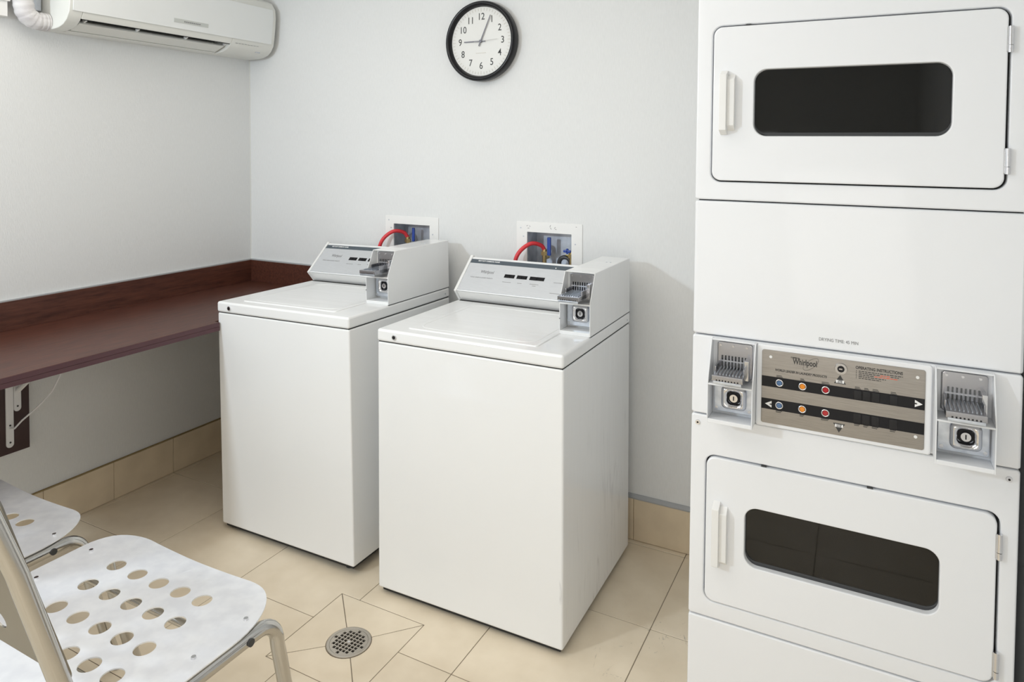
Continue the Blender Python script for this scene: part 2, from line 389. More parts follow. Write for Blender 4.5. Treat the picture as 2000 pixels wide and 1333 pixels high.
MB().box(.012, -.012, .9382, .583, 0, .9425).build('sealant', 'caulk', ct, label='grey sealant line above the back upstand')

bd = MB().box(0, -1.75, .36, .02, -1.10, CZ-CT).build('wall_board', 'board', None, bevel=.001)
tag(bd, 'dark brown wooden board fixed flat to the wall under the counter', 'board')
br = thing('shelf_bracket', 'white folding steel bracket under the counter on the dark board', 'bracket', (.02, -1.16, .36))
def strap(y0, y1, z0, z1, x0, x1):
    w_ = (y1-y0)/2; pts = [(y0+w_-w_*math.cos(t), z0+w_-w_*math.sin(t)) for t in [PI*k/10 for k in range(11)]]
    return MB().prism(pts + [(y1, z1), (y0, z1)], x0, x1, 'x')
strap(-.024, .002, .025, .434, 0, .006).build('wall_strap', 'paintmetal', br, bevel=.0008)
strap(.004, .030, .155, .434, 0, .004).build('hinge_plate', 'paintmetal', br, bevel=.0008)
MB().box(.004, -.02, .420, .36, -.001, .4345).build('top_arm', 'paintmetal', br, bevel=.001)
m_ = MB(); m_.tube([(.008, .018, .235), (.10, .018, .30), (.26, .014, .421)], .009, 8); m_.build('brace', 'paintmetal', br)
for p in ((.0062, -.011, .045), (.0042, .017, .175), (.0062, -.011, .11)):
    MB().cyl(p, (p[0]+.0014, p[1], p[2]), .0035, 10).build('screw', 'rubber', br)
m_ = MB(); m_.tube([(.05, -1.168, .462), (.055, -1.145, .485), (.075, -1.10, .525), (.11, -1.065, .58), (.13, -1.045, .64), (.14, -1.04, .70), (.14, -1.04, .793)], .0032, 8)
cb = m_.build('cable', 'paintmetal'); tag(cb, 'thin white cable hanging in a curve below the counter', 'cable')
# cable clip end reaching the strap
MB().tube([(.027, -1.171, .458), (.05, -1.168, .462)], .0035, 8).build('plug', 'paintmetal', cb)

# ------------------------------------------------------------------ split air conditioner
ac = thing('air_conditioner', 'white wall-mounted split air conditioner high in the corner', 'air conditioner', (0, -1.036, 1.98))
front = [(.205, .055), (.213, .10), (.219, .15), (.222, .19), (.218, .235), (.196, .268), (.16, .285), (0, .29)]
full = [(0, .0), (.02, -.004), (.10, -.004), (.135, 0), (.165, .010), (.188, .028)] + front
notch = [(0, .0), (.02, -.004), (.068, -.004), (.075, .05), (.15, .085), (.193, .034)] + front
Y0, Y1, S0, S1 = 0, 1.006, .052, .752
m_ = MB(); m_.prism(full, Y0, S0, 'y'); m_.prism(full, S1, Y1, 'y'); m_.prism(notch, S0, S1, 'y')
m_.build('casing', 'acbody', ac, bevel=.003, angle=50)
m_ = MB(); m_.prism([(.078, .052), (.148, .082), (.188, .036), (.186, .033), (.148, .078), (.080, .049)], S0+.001, S1-.001, 'y'); m_.build('slot_lining', 'dark', ac)
m_ = MB(); m_.prism([(.096, .008), (.102, .000), (.160, .022), (.156, .030)], S0+.012, S1-.012, 'y'); m_.build('louvre', 'acbody', ac, bevel=.001)
m_ = MB(); m_.prism([(.070, .0), (.076, -.005), (.094, -.002), (.092, .003)], S0+.006, S1-.006, 'y'); m_.build('louvre', 'acbody', ac, bevel=.0008)
for t in (.03, .25, .48, .69):
    MB().prism([(.15, .026), (.17, .034), (.182, .045), (.15, .06)], S0+t, S0+t+.007, 'y').build('vane', 'plastic', ac)
m_ = MB(); m_.prism([(.2075, .062), (.2115, .060), (.2262, .19), (.2235, .232), (.2205, .232), (.2215, .19)], .012, .985, 'y'); m_.build('front_panel', 'acgloss', ac, bevel=.001)
MB().prism([(.2135, .086), (.2155, .085), (.2175, .102), (.2155, .103)], .436, .61, 'y').build('badge', 'badge', ac, label='small grey name strip with print too small to read')
m_ = MB()
for k in range(9): m_.box(.2165, .485+k*.0095, .091, .2172, .485+k*.0095+.007, .0955)
m_.build('print', 'greyink', ac)
m_ = MB()
for k in range(8): m_.box(.1985, .775+k*.018, .0405+.0001*k, .1992, .775+k*.018+.013, .0425)
m_.build('print', 'greyink', ac)
MB().box(.168, .915, .0145, .176, .945, .019).build('receiver_window', 'galv', ac)

pts = [(.065, -1.125, 2.50), (.065, -1.125, 2.4), (.065, -1.125, 2.3), (.065, -1.125, 2.2), (.065, -1.125, 2.12), (.065, -1.124, 2.07), (.065, -1.118, 2.035), (.065, -1.103, 2.012), (.065, -1.08, 2.003), (.065, -1.055, 2.003), (.065, -1.038, 2.004)]
def dens(pts, n=5):
    o = []
    for i in range(len(pts)-1):
        for k in range(n): o.append(tuple(Vector(pts[i]).lerp(Vector(pts[i+1]), k/n)))
    return o+[pts[-1]]
dp = dens(pts, 5)
pw = MB().tube(dp, lambda i: .034+.0012*math.sin(i*1.9), 20).build('insulated_pipe', 'tape')
tag(pw, 'white tape-wrapped insulated pipe bending into the left end of the air conditioner', 'pipe')
pd = MB(); pd.box(0, -1.30, 2.006, .05, -1.168, 2.5); o = pd.build('cable_duct', 'plastic', None, bevel=.002)
tag(o, 'white plastic duct on the wall left of the wrapped pipe', 'duct')
MB().box(.0, -1.31, 2.062, .058, -1.162, 2.5).build('cover', 'plastic', o, bevel=.002)
o = MB().box(0, -1.088, 2.048, .04, -1.045, 2.5).build('wall_conduit', 'galv', None, bevel=.002)
tag(o, 'grey conduit behind the wrapped pipe beside the air conditioner', 'conduit')

# ------------------------------------------------------------------ clock
ck = thing('wall_clock', 'round black-rimmed wall clock with white dial on the back wall', 'clock', (1.412, 0, 1.976), (0, 0, 0))
prof = [(.150, 0), (.166, 0), (.170, .012), (.170, .034), (.166, .043), (.160, .046), (.153, .043), (.149, .034), (.146, .026), (.146, .004)]
m_ = MB(); n = 64; rings = []
for k in range(n):
    a = 2*PI*k/n; rings.append([m_.bm.verts.new((r*math.cos(a), -h, r*math.sin(a))) for r, h in prof])
for k in range(n):
    A, B = rings[k], rings[(k+1) % n]
    for q in range(len(prof)): m_.bm.faces.new((A[q], B[q], B[(q+1) % len(prof)], A[(q+1) % len(prof)]))
m_.build('rim', 'rim', ck, angle=60)
MB().cyl((0, -.002, 0), (0, -.024, 0), .1475, 48).build('dial', 'dial', ck)
DIAL = Matrix.Translation((0, -.0243, 0)) @ FRONT
nums = []
for h in range(1, 13):
    a = PI/2 - h*PI/6
    nums.append(text(str(h), .041, DIAL @ Matrix.Translation((.104*math.cos(a), .104*math.sin(a), 0)), 'ink', align='CENTER', bold=.0002, sx=.88))
for o in nums: o.name = 'numeral'; o.parent = ck
m_ = MB(DIAL)
for k in range(60):
    a = 2*PI*k/60; L_ = .011 if k % 5 else .015
    T = Matrix.Rotation(a, 4, 'Z')
    m_.box(-.0006, .141-L_, 0, .0006, .141, .0003, DIAL @ T)
m_.build('minute_marks', 'tick', ck)
def hand(ang, L1, L0, w0, w1, z, m):
    T = DIAL @ Matrix.Rotation(-math.radians(ang), 4, 'Z')
    MB(T).prism([(-w0, -L0), (w0, -L0), (w1, L1), (-w1, L1)], z, z+.0008).build('hand', m, ck)
hand(270.5, .083, .022, .0028, .0022, .003, 'hand')
hand(24, .118, .022, .0028, .0018, .005, 'hand')
hand(87, .082, .03, .0008, .0006, .007, 'hand2')
MB(DIAL).cyl((0, 0, .001), (0, 0, .009), .006, 16).build('hub', 'hand', ck)
m_ = MB(DIAL)
for k in range(10): m_.box(-.025+k*.005, -.050, 0, -.0215+k*.005, -.0485, .0003)
m_.build('maker_print', 'tick', ck)

# ------------------------------------------------------------------ supply boxes and hoses
def supply(x0, x1, op, ztop, label, second):
    t = thing('supply_box', label, 'water supply box', (x0, 0, 1.0), group='recessed water supply boxes')
    W_ = x1-x0; o0, o1 = op[0]-x0, op[1]-x0; zt = ztop-1.0
    m_ = MB(FRONT); m_.plate(rr(0, 0, W_, zt, .004, 3), [lambda i: [(o0, .035), (o1, .035), (o1, .1745), (o0, .1745)]], 0, .004, .001)
    m_.build('frame_plate', 'plastic', t)
    m_ = MB()      # open sheet-metal box in the wall
    d = .088; th = .0015
    m_.box(o0, 0, .035, o0+th, d, .175); m_.box(o1-th, 0, .035, o1, d, .175); m_.box(o0, d, .035, o1, d+th, .175)
    m_.box(o0, 0, .035, o1, d, .035+th); m_.box(o0, 0, .175-th, o1, d, .175)
    m_.build('recess', 'galv', t, smooth=False)
    for x, z in ((.033, .155), (W_-.03, .135), (.02, .19)): MB(FRONT).cyl((x, z, .0035), (x, z, .0055), .003, 10).build('screw', 'galv', t)
    return t
s1 = supply(.886, 1.180, BX1, 1.211, 'white water supply box on the wall behind the left washer', False)
s2 = supply(1.573, 1.869, BX2, 1.217, 'white water supply box behind the right washer, with scuffed frame', True)
m_ = MB(FRONT)
for x, z, a, l in ((.050, .200, .5, .007), (.062, .198, -.6, .006), (.056, .190, .2, .008), (.155, .203, 1.2, .010), (.158, .193, -1., .008), (.176, .197, .9, .008), (.180, .191, -.3, .006), (.27, .205, 0, .005)):
    m_.box(-l/2, -.0009, .0041, l/2, .0009, .0044, FRONT @ Matrix.Translation((x, z, 0)) @ Matrix.Rotation(a, 4, 'Z'))
o = m_.build('scuff_marks', 'greyink', s2); o['kind'] = 'stuff'
def valve(t, x, y, z, parent_x, lever=True):
    X = x-parent_x; Z = z-1.0
    m_ = MB(); m_.cyl((X, y, .037), (X, y, Z-.02), .009, 14); m_.cyl((X, y, Z-.022), (X, y, Z-.006), .0145, 6); m_.cyl((X, y, Z-.006), (X, y, Z+.004), .010, 14)
    m_.cyl((X, y, Z-.034), (X, y+.035, Z-.034), .008, 12)
    v = m_.build('valve', 'brass', t)
    return v
v = valve(s1, .985, .035, 1.108, .886)
MB().box(1.012-.886, .028, .092, 1.026-.886, .036, .155).build('valve_handle', 'bluep', v, bevel=.003)
v = valve(s2, 1.684, .035, 1.098, 1.573)
MB().box(1.697-1.573, .03, .075, 1.714-1.573, .040, .152).build('valve_handle', 'bluep', v, bevel=.004)
v = valve(s2, 1.806, .035, 1.095, 1.573)
m_ = MB(); m_.box(1.778-1.573, .012, .096, 1.812-1.573, .02, .107); m_.box(1.79-1.573, .012, .091, 1.80-1.573, .022, .113); m_.build('valve_handle', 'bluep', v, bevel=.003)
m_ = MB(); m_.tube([(1.775-1.573+.026*math.cos(t_), .04, .047+.026*math.sin(t_)) for t_ in [PI*(-.05+1.1*k/16) for k in range(17)]], .009, 10)
m_.build('cold_hose', 'rubber', s2, label='black rubber hose bend inside the box')
m_ = MB(); m_.tube([(1.775-1.573+.037*math.cos(t_), .036, .047+.037*math.sin(t_)) for t_ in [PI*(.0+.45*k/10) for k in range(11)]], .002, 6)
m_.build('yellow_band', 'yellow', s2)
def spline(P, n=8):
    P = [Vector(p) for p in P]; P = [P[0]*2-P[1]]+P+[P[-1]*2-P[-2]]; o = []
    for i in range(1, len(P)-2):
        for k in range(n):
            t = k/n; a, b, c, d = P[i-1:i+3]
            o.append(.5*((2*b)+(c-a)*t+(2*a-5*b+4*c-d)*t*t+(3*b-3*c+d-a)*t**3))
    o.append(P[-2]); return [tuple(v) for v in o]
h1 = MB().tube(spline([(.880, -.045, .80), (.880, -.045, .98), (.884, -.052, 1.05), (.905, -.046, 1.105), (.945, -.022, 1.140), (.973, .018, 1.133), (.985, .035, 1.108)]), .0085, 14).build('water_hose', 'red')
tag(h1, 'red rubber hose arching out of the supply box behind the left washer', 'hose', 'red water hoses')
h2 = MB().tube(spline([(1.588, -.045, .80), (1.588, -.045, .98), (1.592, -.052, 1.055), (1.612, -.042, 1.10), (1.647, -.015, 1.128), (1.675, .02, 1.118), (1.684, .035, 1.098)]), .0085, 14).build('water_hose', 'red')
tag(h2, 'red rubber hose arching out of the supply box behind the right washer', 'hose', 'red water hoses')

# ------------------------------------------------------------------ coin mechanism (shared), local frame u=x, v=z, w=outward (towards -y)
def coin_mech(parent, u0, v0, wd, hb, hm, ht, pb, pt, frame, tray_out=.078, depth=.07, rivets=True, lockz=None, side_from=0, top_out=None):
    """coin box housing front: u0..u0+wd wide, v0 bottom, hb bottom bay height, total ht; pb protrusion at knee/bottom, pt at the top;
    returns nothing, hangs everything on parent (a part)"""
    t = .0028; u1 = u0+wd; vk = v0+hm; vt = v0+ht
    # the slotted slide plate, set back in the upper bay
    wp = pb-depth
    pm = MB(frame); sl = []
    c = (u0+u1)/2; sw = wd*.62
    for k in range(8):
        x = c-sw/2+sw*(k+.5)/8
        sl.append((lambda x: (lambda i: [(x-.0019, vk+.030), (x+.0019, vk+.030), (x+.0019, vk+.058), (x-.0019, vk+.058)]))(x))
    pm.plate(rr(u0+.012, vk+.004, u1-.008, vt-.006, .006, 3), sl, wp, wp+.004, .001); pm.build('slot_plate', 'traymetal', parent)
    MB(frame).box(u0+.01, vk+.006, wp-.004, u1-.01, vt-.01, wp-.002).build('slot_back', 'black', parent)
    # ribs crossing the slots
    rb = MB(frame); rb.box(c-sw/2-.003, vk+.043, wp-.001, c+sw/2+.003, vk+.047, wp+.0055); rb.build('slide_bar', 'chrome', parent)
    for x in (c-.032, c-.002, c+.03): MB(frame).cyl((x, vt-.014, wp+.003), (x, vt-.014, wp+.006), .0028, 10).build('rivet', 'chrome', parent)
    # the tray that takes the coins, pulled out
    x0, x1 = c-wd*.37, c+wd*.33; w1 = pb+tray_out-.045; vt0 = vk+.016
    tr = MB(frame)
    tr.box(x0, vt0, wp+.004, x1, vt0+.014, w1)
    tr.box(x0, vt0+.012, wp+.004, x0+.004, vt0+.026, wp+.05); tr.box(x1-.004, vt0-.002, wp+.004, x1, vt0+.028, w1-.028)
    tr.build('coin_tray', 'traymetal', parent, bevel=.0012)
    rb = MB(frame)
    for k in range(8):
        x = x0+.006+(x1-x0-.012)*(k+.5)/8
        rb.box(x-.0012, vt0+.0138, wp+.006, x+.0012, vt0+.0160, w1-.012)
    rb.build('tray_ribs', 'zinc', parent)
    rb = MB(frame); rb.box(x0+.003, vt0-.006, w1-.003, x1-.003, vt0+.001, w1+.0015); rb.build('tray_lip', 'zinc', parent, bevel=.0008)
    dk = MB(frame)
    for k in range(8):
        x = x0+.008+(x1-x0-.016)*(k+.5)/8; dk.box(x-.0016, vt0+.0015, w1-.0002, x+.0016, vt0+.0045, w1+.0004)
    dk.build('tray_notches', 'black', parent)
    dk = MB(frame); dk.box(x0-.0005, vt0+.002, wp+.05, x0+.0, vt0+.0115, w1-.01); dk.build('tray_shade_strip', 'black', parent)  # black strip put in as shade along the tray's side
    # the guide block right of the slots
    g = MB(frame); g.box(u1-.022, vk+.010, wp+.004, u1-.012, vk+.058, wp+.034); g.build('guide', 'chrome', parent, bevel=.001)
    # the lock bay
    wl = pb-depth+.012; lh = hb
    lp = MB(frame); lp.plate(rr(u0+.006, v0+.010, u1-.004, vk-.006, .004, 3), [], wl-.002, wl, .0006); lp.build('lock_plate', 'zinc', parent)
    lc = ((u0+u1)/2+wd*.04, v0+.010+(lh-.016)*.56)
    m_ = MB(frame)
    s_ = .0245
    m_.plate(rr(lc[0]-s_-.005, lc[1]-s_-.004, lc[0]+s_+.005, lc[1]+s_+.004, .012, 6), [rr(lc[0]-s_+.010, lc[1]-s_+.009, lc[0]+s_-.010, lc[1]+s_-.009, .008, 6)], wl, wl+.018, .007)
    m_.build('lock_housing', 'chrome', parent, angle=50)
    MB(frame).cyl((lc[0], lc[1], wl), (lc[0], lc[1], wl+.004), .0165, 20).build('lock_recess', 'black', parent)
    m_ = MB(frame); m_.cyl((lc[0], lc[1], wl+.004), (lc[0], lc[1], wl+.0135), .0105, 20, .0095); m_.build('lock', 'chrome', parent)
    MB(frame).box(lc[0]-.0012, lc[1]-.005, wl+.0136, lc[0]+.0012, lc[1]+.005, wl+.0142).build('keyhole', 'black', parent)
    for x, z in ((u0+.013, v0+.018), (u1-.011, v0+.018)):
        MB(frame).cyl((x, z, wl), (x, z, wl+.003), .0042, 12).build('bolt', 'chrome', parent)

# ------------------------------------------------------------------ washers
WW, WD_ = .683, .634
def washer(loc, rz, ry, label, zf):
    t = thing('washing_machine', label, 'washing machine', loc, (0, ry, rz), 'coin-operated top-load washers')
    zb, zr, zt = .020, .8650, .909
    MB().box(0, 0, zb, WW, WD_, zr).build('cabinet', 'white', t, bevel=.007, seg=3)
    m_ = MB(); m_.box(.012, .012, zb-.012, WW-.012, WD_-.012, zb+.004); m_.build('base_frame', 'dark', t)
    for x in (.06, WW-.06):
        for y in (.05, WD_-.05):
            g_ = -(-math.sin(ry)*x)        # floor height below this foot
            MB().cyl((x, y, -zf(x)), (x, y, zb), .016, 14).build('foot', 'rubber', t)
    # top deck with rounded shoulder
    m_ = MB(); m_.box(-.001, -.003, zr+.0022, WW+.001, WD_, zt); m_.build('top_deck', 'white', t, bevel=.009, seg=4)
    MB().box(.004, .004, zr-.002, WW-.004, WD_-.004, zr+.0035).build('deck_seam', 'dark', t)
    m_ = MB(); m_.plate(rr(.092, .044, .578, .468, .012, 4), [], zt-.001, zt+.0032, .003); m_.build('lid', 'white', t)
    m_ = MB(); m_.plate(rr(.115, .066, .555, .45, .05, 8), [rr(.121, .072, .549, .444, .045, 8)], zt+.003, zt+.0040, .0006); m_.build('lid_crease', 'white', t)
    m_ = MB(FRONT); m_.cyl((.0725, .8870, .002), (.0725, .8870, .007), .0085, 20); m_.build('deck_lock', 'chrome', t)
    MB(FRONT).cyl((.0725, .8870, .0068), (.0725, .8870, .0074), .0058, 16).build('lock_core', 'black', t)
    # console
    prof = [(.522, zt), (.487, .952), (.622, 1.072), (.632, 1.070), (.632, zt)]
    m_ = MB(); m_.prism([(.526, zt), (.491, .952), (.494, .958), (.620, 1.069), (.630, 1.066), (.630, zt)], .012, .574, 'x')
    co_ = m_.build('console', 'white', t, bevel=.001)
    m_ = MB(); m_.prism([(.520, zt), (.484, .952), (.620, 1.076), (.633, 1.073), (.633, zt)], .0, .0125, 'x'); m_.build('end_cap', 'plastic', co_, bevel=.0025)
    cu = Vector((1, 0, 0)); cv = Vector((0, .135, .12)).normalized(); cw = cu.cross(cv)   # console face frame
    cw = -cw if cw.y > 0 else cw
    K = Matrix(((cu.x, cv.x, cw.x, 0), (cu.y, cv.y, cw.y, .485), (cu.z, cv.z, cw.z, .952), (0, 0, 0, 1)))
    MB(K).box(.0145, .008, -.004, .573, .1655, .0012).build('panel', 'silver', co_, bevel=.0005)
    MB(K).box(.0145, .1455, .0010, .573, .1655, .0018).build('stripe', 'slate', co_)
    text('HEAVY DUTY COMMERCIAL WASHER', .0082, K @ Matrix.Translation((.048, .1578, .0019)), 'whiteink', parent=co_, bold=.0002, sx=.72)
    text('Whirlpool', .0205, K @ Matrix.Translation((.082, .104, .0013)), 'greyink', parent=co_, bold=.0003, sx=.70)
    text('WORLD LEADER IN LAUNDRY PRODUCTS', .0072, K @ Matrix.Translation((.046, .0742, .0013)), 'greyink', parent=co_, sx=.74)
    for a, b in ((.194, .239), (.249, .294), (.305, .368)):
        m_ = MB(K); m_.box(a, .085, .0008, b, .102, .0016); rk = m_.build('switch_recess', 'black', co_)
        MB(K).box(a+.004, .087, .0014, (a+b)/2-.001, .100, .0035).build('rocker', M['rim'], co_, bevel=.0008)
        MB(K).box((a+b)/2+.001, .087, .0014, b-.004, .100, .0026).build('rocker', M['rim'], co_, bevel=.0008)
    pr = MB(K)
    for a, b, z in ((.196, .233, .064), (.262, .280, .064), (.315, .350, .066), (.328, .340, .058), (.41, .45, .083), (.41, .45, .033)):
        k_ = a
        while k_ < b: pr.box(k_, z-.0012, .0011, k_+.0026, z+.0012, .0014); k_ += .0038
    pr.build('small_print', 'greyink', co_)
    MB(K).cyl((.397, .1525, .0015), (.397, .1525, .0026), .0025, 12).build('indicator', 'whiteink', co_)
    # lower fascia of the console
    MB().prism([(.5225, zt+.001), (.4895, .950), (.4865, .950), (.5195, zt+.001)], .0145, .573, 'x').build('lower_fascia', 'plastic', co_)
    MB().box(.0146, .505, zt-.001, .573, .5265, zt+.0012).build('console_seam', 'dark', co_)
    # coin box housing: open at the front
    U0 = WW-.1088; yb, yt, yr, zk, ztop = .220, .266, .632, 1.020, 1.110; th = .0024
    side = [(yb, zt), (yb, zk), (yt, ztop), (yr, ztop), (yr, zt)]
    m_ = MB()
    m_.prism(side, U0, U0+th, 'x'); m_.prism(side, WW-th-.0006, WW-.0006, 'x')
    m_.box(U0+th, yt, ztop-th, WW-th-.0006, yr, ztop)
    m_.box(U0+th, yb+.065, zt, WW-th-.0006, yr, ztop-th)
    m_.box(U0+th, yb, zt, WW-th-.0006, yb+.07, zt+.012)                       # bottom lip
    m_.box(U0+th, yb, zk-.011, WW-th-.0006, yb+.07, zk-.006)                  # shelf
    cbx = m_.build('coin_box', 'white', t, bevel=.0008, seg=1)
    fr = Matrix.Translation((0, yb, 0)) @ FRONT
    coin_mech(cbx, U0+.002, zt+.010, .1052, .095, zk-zt-.014, ztop-zt-.012, 0, -.04, fr, tray_out=.098, depth=.062)
    MB(FRONT).cyl((U0+.0015, .960, -yb-.0005), (U0+.0015, .960, -yb+.001), .0022, 8).build('rivet', 'greyink', cbx)
    for x, y in ((WW-.045, .50), (WW-.03, .50)): MB().cyl((x, y, ztop-.0005), (x, y, ztop+.0012), .0032, 10).build('rivet', 'galv', cbx)
    MB().box(WW-.004, yb+.002, zt-.0015, WW-.0002, yr, zt+.0008).build('box_seam', 'dark', cbx)
    MB().cyl((WW+.0005, .600, .885), (WW+.002, .600, .885), .003, 10).build('deck_screw', 'galv', t)
    return t
washer((.6103, -.6975, .001), -.0148, -.0209, 'left coin-operated white top-load washer, beside the wooden counter', lambda x: .0005+.0209*x)
washer((1.4198, -.7299, 0), .0101, -.0007, 'right coin-operated white top-load washer, nearer the dryers', lambda x: -.0005)

# ------------------------------------------------------------------ stacked dryer
D = thing('stacked_dryer', 'tall white stacked coin-operated double dryer at the right', 'dryer', (2.4956, -.8288, 0), (0, .0083, .0116))
DW, DD = .686, .70
FF = FRONT
MB().box(.004, .022, .007, DW-.004, DD, 2.02).build('carcass', 'dryer', D, bevel=.003)
MB().box(.006, .0195, .010, DW-.006, .0215, 2.01).build('gap_shade_sheet', 'dark', D)  # near-black sheet standing in for shade behind the panel gaps
def fpanel(name, z0, z1, holes=(), label=None, back=-.019, ch=.004):
    m_ = MB(FF); m_.plate(rr(0, z0, DW, z1, .006, 4), list(holes), back, 0, ch); return m_.build(name, 'dryer', D, label=label, angle=40)
fpanel('lower_panel', .0075, .3285)
fpanel('lower_front', .3315, .8465, [rr(.0372, .3745, .6535, .7485, .024, 8)])
fpanel('control_front', .8495, 1.0485)
fpanel('middle_panel', 1.0515, 1.3885, ch=.006)
fpanel('upper_front', 1.3915, 2.02, [rr(.0372, 1.4365, .6475, 1.8215, .024, 8)])
for a, b, n_ in ((.8467, .8493, 0), (1.0487, 1.0513, 0)):
    pass
text('DRYING TIME: 45 MIN', .0105, FF @ Matrix.Translation((.2925, 1.0745, .0003)), 'greyink', parent=D, sx=.82)
for x in (.0165, .6665):
    m_ = MB(FF); m_.cyl((x, .826, 0), (x, .826, .003), .0065, 18, .0055); s_ = m_.build('screw', 'chrome', D)
    MB(FF).cyl((x, .826, .0028), (x, .826, .0034), .0025, 6).build('socket', 'black', s_)

def door(z0, z1, x0, x1, wz0, wz1, wx0, wx1, hz0, hz1, hinges, low):
    m_ = MB(FF); m_.plate(rr(x0, z0, x1, z1, .022, 8), [rr(wx0, wz0, wx1, wz1, .030, 8)], -.018, .004, .003)
    d = m_.build('door', 'dryer', D, angle=40)
    # window: glass and gasket
    m_ = MB(FF); m_.plate(rr(wx0-.006, wz0-.006, wx1+.006, wz1+.006, .034, 8), [rr(wx0+.001, wz0+.009, wx1-.001, wz1-.001, .026, 8)], -.024, -.012, .002); m_.build('gasket', 'rubber', d)
    m_ = MB(FF); m_.plate(rr(wx0-.005, wz0-.005, wx1+.005, wz1+.005, .03, 8), [], -.020, -.014); m_.build('window', 'winglass', d)
    # what the window looks into
    m_ = MB(FF)
    m_.box(wx0-.007, wz0-.007, -.10, wx1+.007, wz1+.007, -.098)
    m_.build('drum_back', 'black', d)
    m_ = MB(FF); cx_ = (wx0+wx1)/2
    m_.tube([(cx_+.19*math.cos(2*PI*k/40), (wz0+wz1)/2+(.055 if low else -.055)*0+.062*math.sin(2*PI*k/40), -.075) for k in range(40)], .003, 6, closed=True)
    m_.build('drum_ring', 'drum', d)
    # handle: vertical grip with bevelled ends and finger recess
    m_ = MB(FF)
    a, b = .0600, .0770
    m_.prism([(hz0, .004), (hz0+.012, .030), (hz1-.012, .030), (hz1, .004)], a, b, 'x', FF)
    hd = m_.build('handle', 'plastic', d, bevel=.0015)
    m_ = MB(FF); m_.prism([(hz0+.010, .004), (hz0+.024, .022), (hz1-.024, .022), (hz1-.010, .004)], b-.0005, b+.0175, 'x', FF); m_.build('grip', 'plastic', hd, bevel=.0015)
    for h0, h1 in hinges:
        m_ = MB(FF); X = (x1+.0045)
        m_.cyl((X, h0, .006), (X, h0+(h1-h0)*.28-.0006, .006), .0052, 14)
        m_.cyl((X, h0+(h1-h0)*.28+.0006, .006), (X, h1, .006), .0052, 14)
        m_.box(X-.0075, h0+.002, .0035, X, h1-.002, .0052)
        m_.build('hinge', 'chrome', d)
    for xx in ((.13, .36) if low else (.075,)):
        MB(FF).box(x0+xx, z1+.0002, -.004, x0+xx+.012, z1+.0034, .0012).build('catch', 'rubber', d)
    return d
door(1.4400, 1.8180, .0405, .6420, 1.5500, 1.7105, .1375, .5460, 1.5520, 1.7110, ((1.4705, 1.5245), (1.7245, 1.779)), False)
door(.3780, .7450, .0405, .6480, .4905, .6380, .1350, .5460, .4700, .6380, ((.394, .451), (.652, .707)), True)

# control panel
m_ = MB(FF); m_.plate(rr(.1565, .8495, .5225, 1.0470, .006, 4), [], 0, .010, .003); cp = m_.build('control_panel', 'dryer', D)
F2 = FF @ Matrix.Translation((0, 0, .010))
m_ = MB(F2); m_.plate(rr(.1690, .8590, .5095, 1.0365, .005, 4), [], 0, .0016, .0005); m_.build('faceplate', 'steel', cp)
F3 = FF @ Matrix.Translation((0, 0, .0116))
for a, b in ((.9480, .9730), (.8935, .9190)): MB(F3).box(.1695, a, -.0004, .509, b, .0005).build('stripe', 'black', cp)
for x, z in ((.189, 1.0205), (.494, 1.0190), (.493, .8865)): MB(F3).cyl((x, z, 0), (x, z, .0015), .0034, 14).build('rivet', 'plastic', cp)
for z, dx in ((.9605, 0), (.9065, .0005)):
    for x, mm in ((.2095, 'lensb'), (.2605, 'lenso'), (.3102, 'lensr')):
        m_ = MB(F3); m_.plate(circ(x+dx, z, .0090, 24), [circ(x+dx, z, .0062, 24)], 0, .003, .001); ln = m_.build('lamp_bezel', 'chrome', cp)
        m_ = MB(F3); m_.cyl((x+dx, z, 0), (x+dx, z, .0028), .0063, 20, .0055); m_.build('lamp_lens', mm, cp)
    for x in (.377, .395, .4135, .4490):
        m_ = MB(F3); m_.box(x-.0080, z-.0105, 0, x+.0080, z+.0105, .0022); m_.build('push_button', 'button', cp, bevel=.0016)
m_ = MB(F3); m_.cyl((.3415, 1.0150, 0), (.3415, 1.0150, .004), .0135, 28, .0125); lk = m_.build('key_lock', 'chrome', cp)
MB(F3).cyl((.3415, 1.0150, .0038), (.3415, 1.0150, .0046), .0075, 20).build('lock_core', 'black', cp)
MB(F3).box(.3375, 1.0135, .0045, .3445, 1.0165, .0050).build('keyway', 'chrome', cp)
MB(F3).prism([(.3275, .9795), (.3525, .9795), (.3400, 1.0000)], 0, .0004, 'z').build('arrow', 'ink', cp, label='black triangle pointing up')
MB(F3).prism([(.3275, .8870), (.3525, .8870), (.3400, .8660)], 0, .0004, 'z').build('arrow', 'ink', cp, label='black triangle pointing down')
MB(F3).box(.3315, .9812, .0003, .3485, .9880, .0006).build('arrow_label', 'whiteink', cp)
MB(F3).box(.3315, .8785, .0003, .3485, .8852, .0006).build('arrow_label', 'whiteink', cp)
T3 = lambda x, z, e=.0002: F3 @ Matrix.Translation((x, z, e))
L = [text('UPPER', .0034, T3(.340, .9863, .0007), 'ink', align='CENTER', bold=.0001), text('DRYER', .0034, T3(.340, .9830, .0007), 'ink', align='CENTER', bold=.0001),
     text('LOWER', .0034, T3(.340, .8836, .0007), 'ink', align='CENTER', bold=.0001), text('DRYER', .0034, T3(.340, .8803, .0007), 'ink', align='CENTER', bold=.0001)]
for o in L: o.parent = cp
